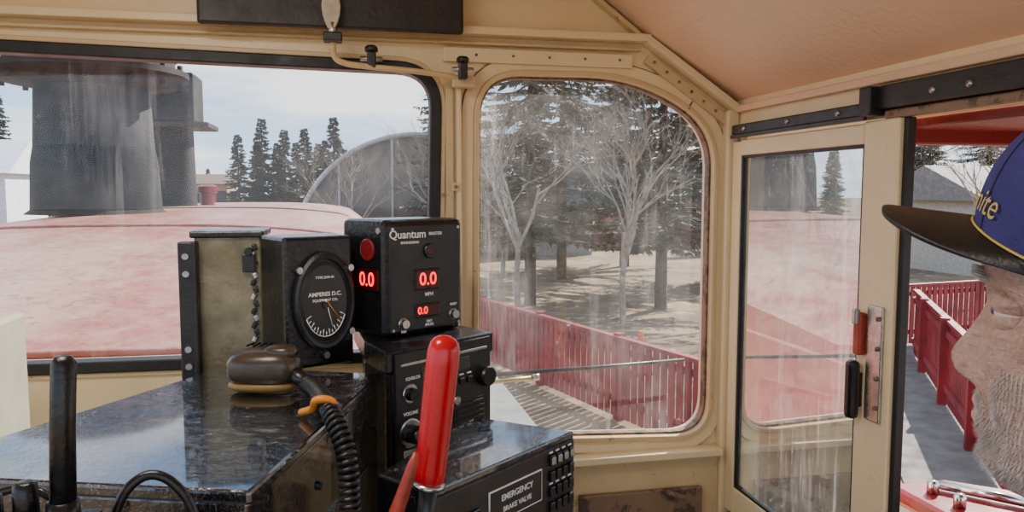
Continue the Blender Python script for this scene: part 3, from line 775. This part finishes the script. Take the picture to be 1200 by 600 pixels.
c=mixc(nt,d1,c,(.36,.21,.16))
d2=mathn(nt,'MULTIPLY',ramp(nt,n3.outputs[0],[(.46,0.0),(.62,.75)]).outputs[0],upf.outputs[0])
c=mixc(nt,d2,c,(.42,.29,.22))
c=mixc(nt,ramp(nt,n7.outputs[0],[(.54,0.0),(.62,.7)]).outputs[0],c,(.12,.06,.045))
nt.links.new(c,b.inputs['Base Color']); b.inputs['Roughness'].default_value=.45; nt.links.new(b.outputs[0],out.inputs[0])
hood=empty('locomotive_hood')
xc=-1.15; hw=1.32
def hz(Y): return 1.185+.235*(1-math.exp(-(Y-1.7)/1.7))
V=[];Fc=[];ys=[1.72+i*.25 for i in range(34)]; secs=[]
def hood_z(Y,q): return hz(Y)-(.03 if Y<2 else .10)*abs(q)**3-.10*max(0,abs(q)-.86)/.14*abs(q)
for Y in ys:
    row=[(xc-hw,Y,.0)]
    for k in range(33):
        q=-1+2*k/32
        row.append((xc+hw*(q if abs(q)<.97 else math.copysign(.985 if abs(q)<1 else 1,q)),Y,hood_z(Y,q)))
    row.append((xc+hw,Y,.0)); secs.append(row)
nn=len(secs[0])
for r in secs: V+=r
for j in range(len(secs)-1):
    for i in range(nn-1): Fc.append((j*nn+i,j*nn+i+1,(j+1)*nn+i+1,(j+1)*nn+i))
Fc.append(tuple(range(nn))); Fc.append(tuple(range((len(secs)-1)*nn,len(secs)*nn)))
hb=mk('shell',V,Fc,hm_,True,parent=hood); md=hb.modifiers.new('e','EDGE_SPLIT'); md.split_angle=math.radians(40)
for Y in (1.80,4.3,6.9):
    tube('seam',[(xc+hw*(-1+2*k/32)*.985,Y,hood_z(Y,-1+2*k/32)+.002) for k in range(33)],.012,hm_,8,hood)
for i in range(8):
    y0=2.0+i*1.0; box('side_door',.165,.182,y0,y0+.9,.12,1.0,hm_,.01,hood); box('door_latch',.182,.20,y0+.80,y0+.84,.5,.62,STEEL,.003,hood)
box('walkway_deck',.21,1.2,1.75,11,-.08,0,GREYD,.005)
box('locomotive_frame',-2.5,1.1,-1.0,11,-.9,-.09,REDD,.02)
SM=M('exhaust_grey',(.040,.042,.048),.75,0,.4,3,spec=.25); SMD=M('exhaust_dark',(.012,.012,.016),.75,0,.4,3,spec=.25); SMP=M('exhaust_sooty',(.028,.024,.025),.7,0,.4,4,spec=.25)
s1=empty('exhaust_stack'); cx_,cy_=-1.75,6.0
zb=hz(6.0)-.008
lathe('pipe_lower',[(.46,zb),(.42,zb+.03),(.405,1.75),(.385,1.86)],cx_,cy_,SMD,parent=s1)
lathe('pipe_upper',[(.385,1.86),(.365,2.28)],cx_,cy_,SM,parent=s1)
lathe('flange',[(.40,2.27),(.56,2.30),(.63,2.36),(.63,2.40),(.56,2.42)],cx_,cy_,SMP,parent=s1)
lathe('cap',[(.54,2.42),(.54,2.49),(.57,2.50),(.57,2.60),(.50,2.62)],cx_,cy_,SM,parent=s1)
for k in range(14):
    a=k*math.pi/7; tube('flange_bolt',[(cx_+.58*math.cos(a),cy_+.58*math.sin(a),2.28),(cx_+.58*math.cos(a),cy_+.58*math.sin(a),2.45)],.02,SMD,8,s1)
s2=empty('exhaust_stack'); cx_,cy_=-1.66,8.0
lathe('pipe',[(.215,hz(8)-.008),(.20,2.18)],cx_,cy_,SMD,parent=s2)
box('flange',cx_-.33,cx_+.39,cy_-.3,cy_+.3,2.15,2.20,SM,.01,s2)
box('hood_box',cx_-.28,cx_+.26,cy_-.25,cy_+.25,2.20,2.66,SMP,.02,s2)
lathe('vent_pipe',[(.07,hz(8.3)-.005),(.07,1.53),(.10,1.54),(.10,1.60),(.06,1.62)],-1.40,8.3,REDD)

# trees ---------------------------------------------------------------
SPR=M('spruce_needles',(.070,.090,.050),.8,0,.3,1.5,col2=(.13,.11,.06)); SPR2=M('spruce_needles_far',(.026,.046,.036),.85,0,.3,1.2)
BARK=M('bark',(.10,.078,.055),.9,0,.3,6); BARKL=M('pale_bark',(.38,.32,.25),.9,0,.3,5)
def spruce_mesh(name,H,R,seed,nb=110,cards=34,base=.1,mats=(SPR,BARK),cs=.26,wd=.13):
    rd=random.Random(seed); V,Fc=tube_geo([(0,0,0),(0,0,H*.5),(0,0,H)],[H*.018,H*.011,.01],7); V=list(V); mi=[1]*len(Fc)
    for k in range(nb):
        f=base+(1-base)*(k/nb)**1.05; z=H*f; L=R*(1-f)**.75*rd.uniform(.6,1.15)+.12
        a=rd.uniform(0,6.283); dx,dy=math.cos(a),math.sin(a)
        def bp_(s): return Vector((dx*L*s,dy*L*s,z-L*.28*s+L*.16*s*s))
        tv,tf=tube_geo([bp_(0),bp_(.5),bp_(1)],[H*.0035,H*.002,.004],4,False); o_=len(V); V+=tv; Fc+=[tuple(i+o_ for i in q) for q in tf]; mi+=[1]*len(tf)
        nc=int(cards*(.35+L/R))
        for c_ in range(nc):
            s=rd.uniform(.15,1.03); p=bp_(s); side=rd.choice((-1,1)); l=cs*rd.uniform(.5,1.2)*(1.25-.6*s)
            dr=Vector((dx*.55-dy*side*.8,dy*.55+dx*side*.8,rd.uniform(-.75,.1))).normalized()
            wv=Vector((rd.uniform(-1,1),rd.uniform(-1,1),rd.uniform(-.6,.6))).normalized()*cs*wd
            o_=len(V); V+=[p,p+dr*l*.5+wv,p+dr*l,p+dr*l*.5-wv]; Fc.append((o_,o_+1,o_+2,o_+3)); mi.append(0)
    me=bpy.data.meshes.new(name); me.from_pydata([tuple(v) for v in V],[],Fc); me.materials.append(mats[0]); me.materials.append(mats[1])
    me.polygons.foreach_set('material_index',mi); me.update(); return me
def bare_mesh(name,H,seed,mat=BARKL,depth=6,spread=.55):
    rd=random.Random(seed); V=[];Fc=[]
    def grow(p,d,l,r,k):
        mid=p+d*l*.5+Vector((rd.uniform(-1,1),rd.uniform(-1,1),0))*l*.07; e=p+d*l
        tv,tf=tube_geo([p,mid,e],[r,r*.85,r*.68],5 if k<3 else 3,False); o_=len(V); V.extend(tv); Fc.extend([tuple(i+o_ for i in q) for q in tf])
        if k>=depth: return
        for c_ in range(rd.choice((2,3,3)) if k>0 else 5):
            nd=(d+Vector((rd.uniform(-1,1),rd.uniform(-1,1),rd.uniform(-.35,.6)))*spread*1.25).normalized()
            st_=p+d*l*rd.uniform(.45,1); grow(st_,nd,l*rd.uniform(.62,.85),r*.56,k+1)
    grow(Vector((0,0,0)),Vector((0,0,1)),H*.26,H*.010,0)
    me=bpy.data.meshes.new(name); me.from_pydata([tuple(v) for v in V],[],Fc); me.materials.append(mat); me.update(); return me
def put(me,name,x,y,sc=1,rz=0,parent=None,sz=None):
    o=bpy.data.objects.new(name,me); COL.objects.link(o); o.location=(x,y,GZ); o.scale=(sc,sc,sz or sc); o.rotation_euler=(0,0,rz)
    if parent: o.parent=parent
    return o
spA=spruce_mesh('spruceA',12,4.2,1,180,95,.20,cs=.42); spB=spruce_mesh('spruceB',12,3.8,2,170,85,.18,cs=.42)
spF=spruce_mesh('spruceF',10,2.1,3,210,60,.03,mats=(SPR2,BARK),cs=.40,wd=.18)
bA=bare_mesh('bareA',9,4,depth=7); bB=bare_mesh('bareB',9,5,depth=7); bC=bare_mesh('bareC',10,8,BARK)
for u,x,y,s in ((0,-7.9,60,.74),(1,-6.2,60,.86),(2,-4.6,60,.78),(3,-3.2,61,.80),(4,-1.0,60,.88),(5,-5.4,63,.70),(6,-2.3,63,.70),(7,-7.0,64,.70),(8,-.2,64,.66),(9,-3.9,62,.7),(10,-1.7,62,.72)):
    put(spF,'spruce_tree',x,y,s,u*1.3)
put(spA,'spruce_tree',5.0,21,.84,.4); put(spB,'spruce_tree',8.3,19.5,.84,1.9); put(spA,'spruce_tree',7.6,27,.92,3); put(spB,'spruce_tree',12.5,25,.85,2.2)
put(spB,'spruce_tree',4.6,33,.9,5); put(spA,'spruce_tree',11.5,31,1.0,4.2)
put(bA,'bare_tree',6.3,17,.95,0); put(bB,'bare_tree',4.0,18,.95,1); put(bC,'bare_tree',10.3,15,.85,2); put(bB,'bare_tree',11,18,1,4); put(bA,'bare_tree',5.6,28,1.1,3.3)
put(bA,'bare_tree',3.4,24,.9,5.1)
put(bC,'bare_tree',16,15,1.0,2); put(bA,'bare_tree',19,19,1.0,1); put(bB,'bare_tree',14,10,.8,5);put(bA,'bare_tree',.2,30,.85,2.5)
put(bB,'bare_tree',-17.5,34,.9,.6);put(spF,'spruce_tree',-21.8,55,.95,.6);put(bA,'bare_tree',-15.5,33,.8,2)
tl=empty('tree_line')
for i in range(90):
    a=math.radians(-38+i*1.25+random.uniform(-.5,.5)); d_=random.uniform(85,120)
    put(random.choice((spF,bC,bC,spF)),'far_tree',d_*math.sin(a),d_*math.cos(a),random.uniform(.45,.8),random.uniform(0,6),tl)
for i in range(30):
    a=math.radians(14+i*1.4+random.uniform(-.5,.5)); d_=random.uniform(48,62)
    put(random.choice((spA,bB,bA,bC)),'mid_tree',d_*math.sin(a),d_*math.cos(a),random.uniform(.7,1.05),random.uniform(0,6),tl)
def fence(name,p0,p1,h=1.15,sp_=.155):
    a=Vector(p0);b_=Vector(p1);L=(b_-a).length;t=(b_-a)/L;nn_=Vector((-t.y,t.x)); V=[];Fc=[]
    def bx2(c,hl,hw_,z0,z1):
        o_=len(V)
        for s in (-1,1):
            for q in (-1,1):
                for z in (z0,z1): p=c+t*hl*s+nn_*hw_*q; V.append((p.x,p.y,GZ+z))
        for f in [(0,1,3,2),(4,6,7,5),(0,4,5,1),(2,3,7,6),(0,2,6,4),(1,5,7,3)]: Fc.append(tuple(i+o_ for i in f))
    for k in range(int(L/sp_)): bx2(a+t*(k+.5)*sp_,.055,.012,.06,h+.0)
    for k in range(int(L/2.2)+1): bx2(a+t*k*2.2+nn_*.06,.06,.06,0,h+.08)
    for z in (.25,h-.2): bx2(a+t*L/2+nn_*.035,L/2,.02,z,z+.1)
    bx2(a+t*L/2,L/2,.05,h,h+.05)
    return mk(name,V,Fc,REDF)
fence('picket_fence',(1.2,18.5),(4.6,6.6),1.15)
fence('picket_fence',(6.3,6.0),(10.8,12.9),1.25)
fence('picket_fence',(9.0,13.3),(19.0,14.9),1.25)
PLAT=M('platform_planks',(.20,.18,.155),.85,0,.2,3)
mk('platform_path',[(5.2,6,GZ+.02),(6.5,6,GZ+.02),(12.5,15,GZ+.02),(10.9,15,GZ+.02)],[(0,1,2,3)],PLAT)
def gable(name,x0,x1,y0,y1,zt,zr,wm,rm):
    e=empty(name); box('walls',x0,x1,y0,y1,GZ,zt,wm,0,e); ym=(y0+y1)/2
    V=[(x0-.3,y0-.3,zt),(x1+.3,y0-.3,zt),(x1+.3,y1+.3,zt),(x0-.3,y1+.3,zt),(x0-.3,ym,zr),(x1+.3,ym,zr)]
    mk('roof',V,[(0,1,5,4),(2,3,4,5),(0,4,3),(1,2,5),(0,3,2,1)],rm,parent=e)
    for k in range(3):
        xx=x0+(x1-x0)*(k+.5)/3; box('window_pane',xx-.4,xx+.4,y0-.05,y0,zt-1.6,zt-.6,RUBBER,0,e)
    return e
TAN=M('tan_siding',(.35,.22,.13),.8); BRN=M('brown_roof',(.17,.11,.08),.8); TENT=M('tent_white',(.75,.78,.85),.6)
gable('farm_house',-13.0,-10.2,70,76,2.2,3.1,TAN,BRN)
gable('red_barn',15,23,42,48,1.3,3.0,M('barn_red',(.26,.07,.06),.8),BRN)
gable('cottage',7.2,12.0,37,42,.7,2.2,M('grey_siding',(.30,.30,.28),.8),BRN)
gable('station_building',23,33,24,30,1.2,2.6,M('pale_siding',(.55,.52,.45),.8),M('grey_roof',(.25,.24,.23),.8))
mq=gable('marquee_tent',-21.5,-15.6,40,45,2.4,4.1,TENT,TENT)
for k in range(4): box('tent_stripe',-21.5+k*1.6,-20.9+k*1.6,39.9,40,GZ,2.3,M('tent_blue',(.12,.16,.40),.6),0,mq)
q=empty('quonset_hut'); R_=5.6; V=[];Fc=[]
QX,QY=3.2,36
for y in (QY,QY+16):
    for k in range(41):
        a=math.pi*k/40; V.append((QX+R_*math.cos(a),y,GZ+.3+R_*math.sin(a)*.98))
for k in range(40): Fc.append((k,k+1,42+k,41+k))
QM=M('quonset_membrane',(.45,.45,.47),.6,0,.12,1)
mk('shell',V,Fc,QM,parent=q)
mk('front_wall',V[:41],[tuple(range(41))],M('quonset_front',(.20,.16,.14),.7,0,.3,.6),parent=q)
tube('arch_rib',[(QX+(R_+.05)*math.cos(math.pi*k/40),QY-.1,GZ+.3+(R_+.05)*math.sin(math.pi*k/40)*.98) for k in range(41)],.12,QM,8,q)
for k in (-3,-1,1,3): tube('mullion',[(QX+k*1.2,QY-.1,GZ),(QX+k*1.2,QY-.1,GZ+.3+math.sqrt(max(0,R_**2-(k*1.2)**2)))],.06,QM,6,q)
tc=empty('traffic_cone'); lathe('cone',[(.17,GZ+.03),(.03,GZ+.75)],5.0,12.6,M('cone_orange',(.8,.16,.03),.5),parent=tc); box('foot',4.8,5.2,12.4,12.8,GZ,GZ+.035,RUBBER,.01,tc)

# ------------------------------------------------------------------ LIGHT
w=bpy.data.worlds.new('sky'); bpy.context.scene.world=w; w.use_nodes=True; nt=w.node_tree; nt.nodes.clear()
out=N(nt,'ShaderNodeOutputWorld'); bg=N(nt,'ShaderNodeBackground'); tc_=N(nt,'ShaderNodeTexCoord')
sx=N(nt,'ShaderNodeSeparateXYZ'); nt.links.new(tc_.outputs['Generated'],sx.inputs[0])
nz=noise_node(nt,3.2,8,.55,mapped(nt,tc_.outputs['Generated'],(1,1,3.8)))
blue=ramp(nt,sx.outputs['Z'],[(0,(.55,.74,.93)),(.40,(.18,.38,.75))])
cl=ramp(nt,nz.outputs[0],[(.44,0.0),(.60,1.0)])
c=mixc(nt,cl.outputs[0],blue.outputs[0],(1.0,.99,.98))
nt.links.new(c,bg.inputs[0]); bg.inputs[1].default_value=2.2; nt.links.new(bg.outputs[0],out.inputs[0])
sun=bpy.data.lights.new('sun','SUN'); sun.energy=15; sun.angle=math.radians(.6); sun.color=(1,.90,.77)
so=bpy.data.objects.new('sun',sun); COL.objects.link(so)
sdir=Vector((.80,.62,0)).normalized()*math.cos(math.radians(36))+Vector((0,0,math.sin(math.radians(36))))
so.rotation_euler=(-sdir).to_track_quat('-Z','Y').to_euler(); so.location=(5,5,12)
dl=bpy.data.lights.new('cab_fill_light','AREA'); dl.shape='DISK'; dl.size=.35; dl.energy=8; dl.color=(1,.92,.80)  # unseen fill light added to brighten the cab interior, not a real fixture
do=bpy.data.objects.new('cab_fill_light',dl); COL.objects.link(do); do.location=(-.35,.75,2.07)

cam=bpy.data.cameras.new('camera'); cam.lens=27; cam.sensor_width=36; cam.clip_start=.02; cam.clip_end=1000
cobj=bpy.data.objects.new('camera',cam); COL.objects.link(cobj); cobj.location=(0,0,EYE)
cobj.rotation_euler=(math.radians(90-4.8),0,math.radians(-12)); bpy.context.scene.camera=cobj
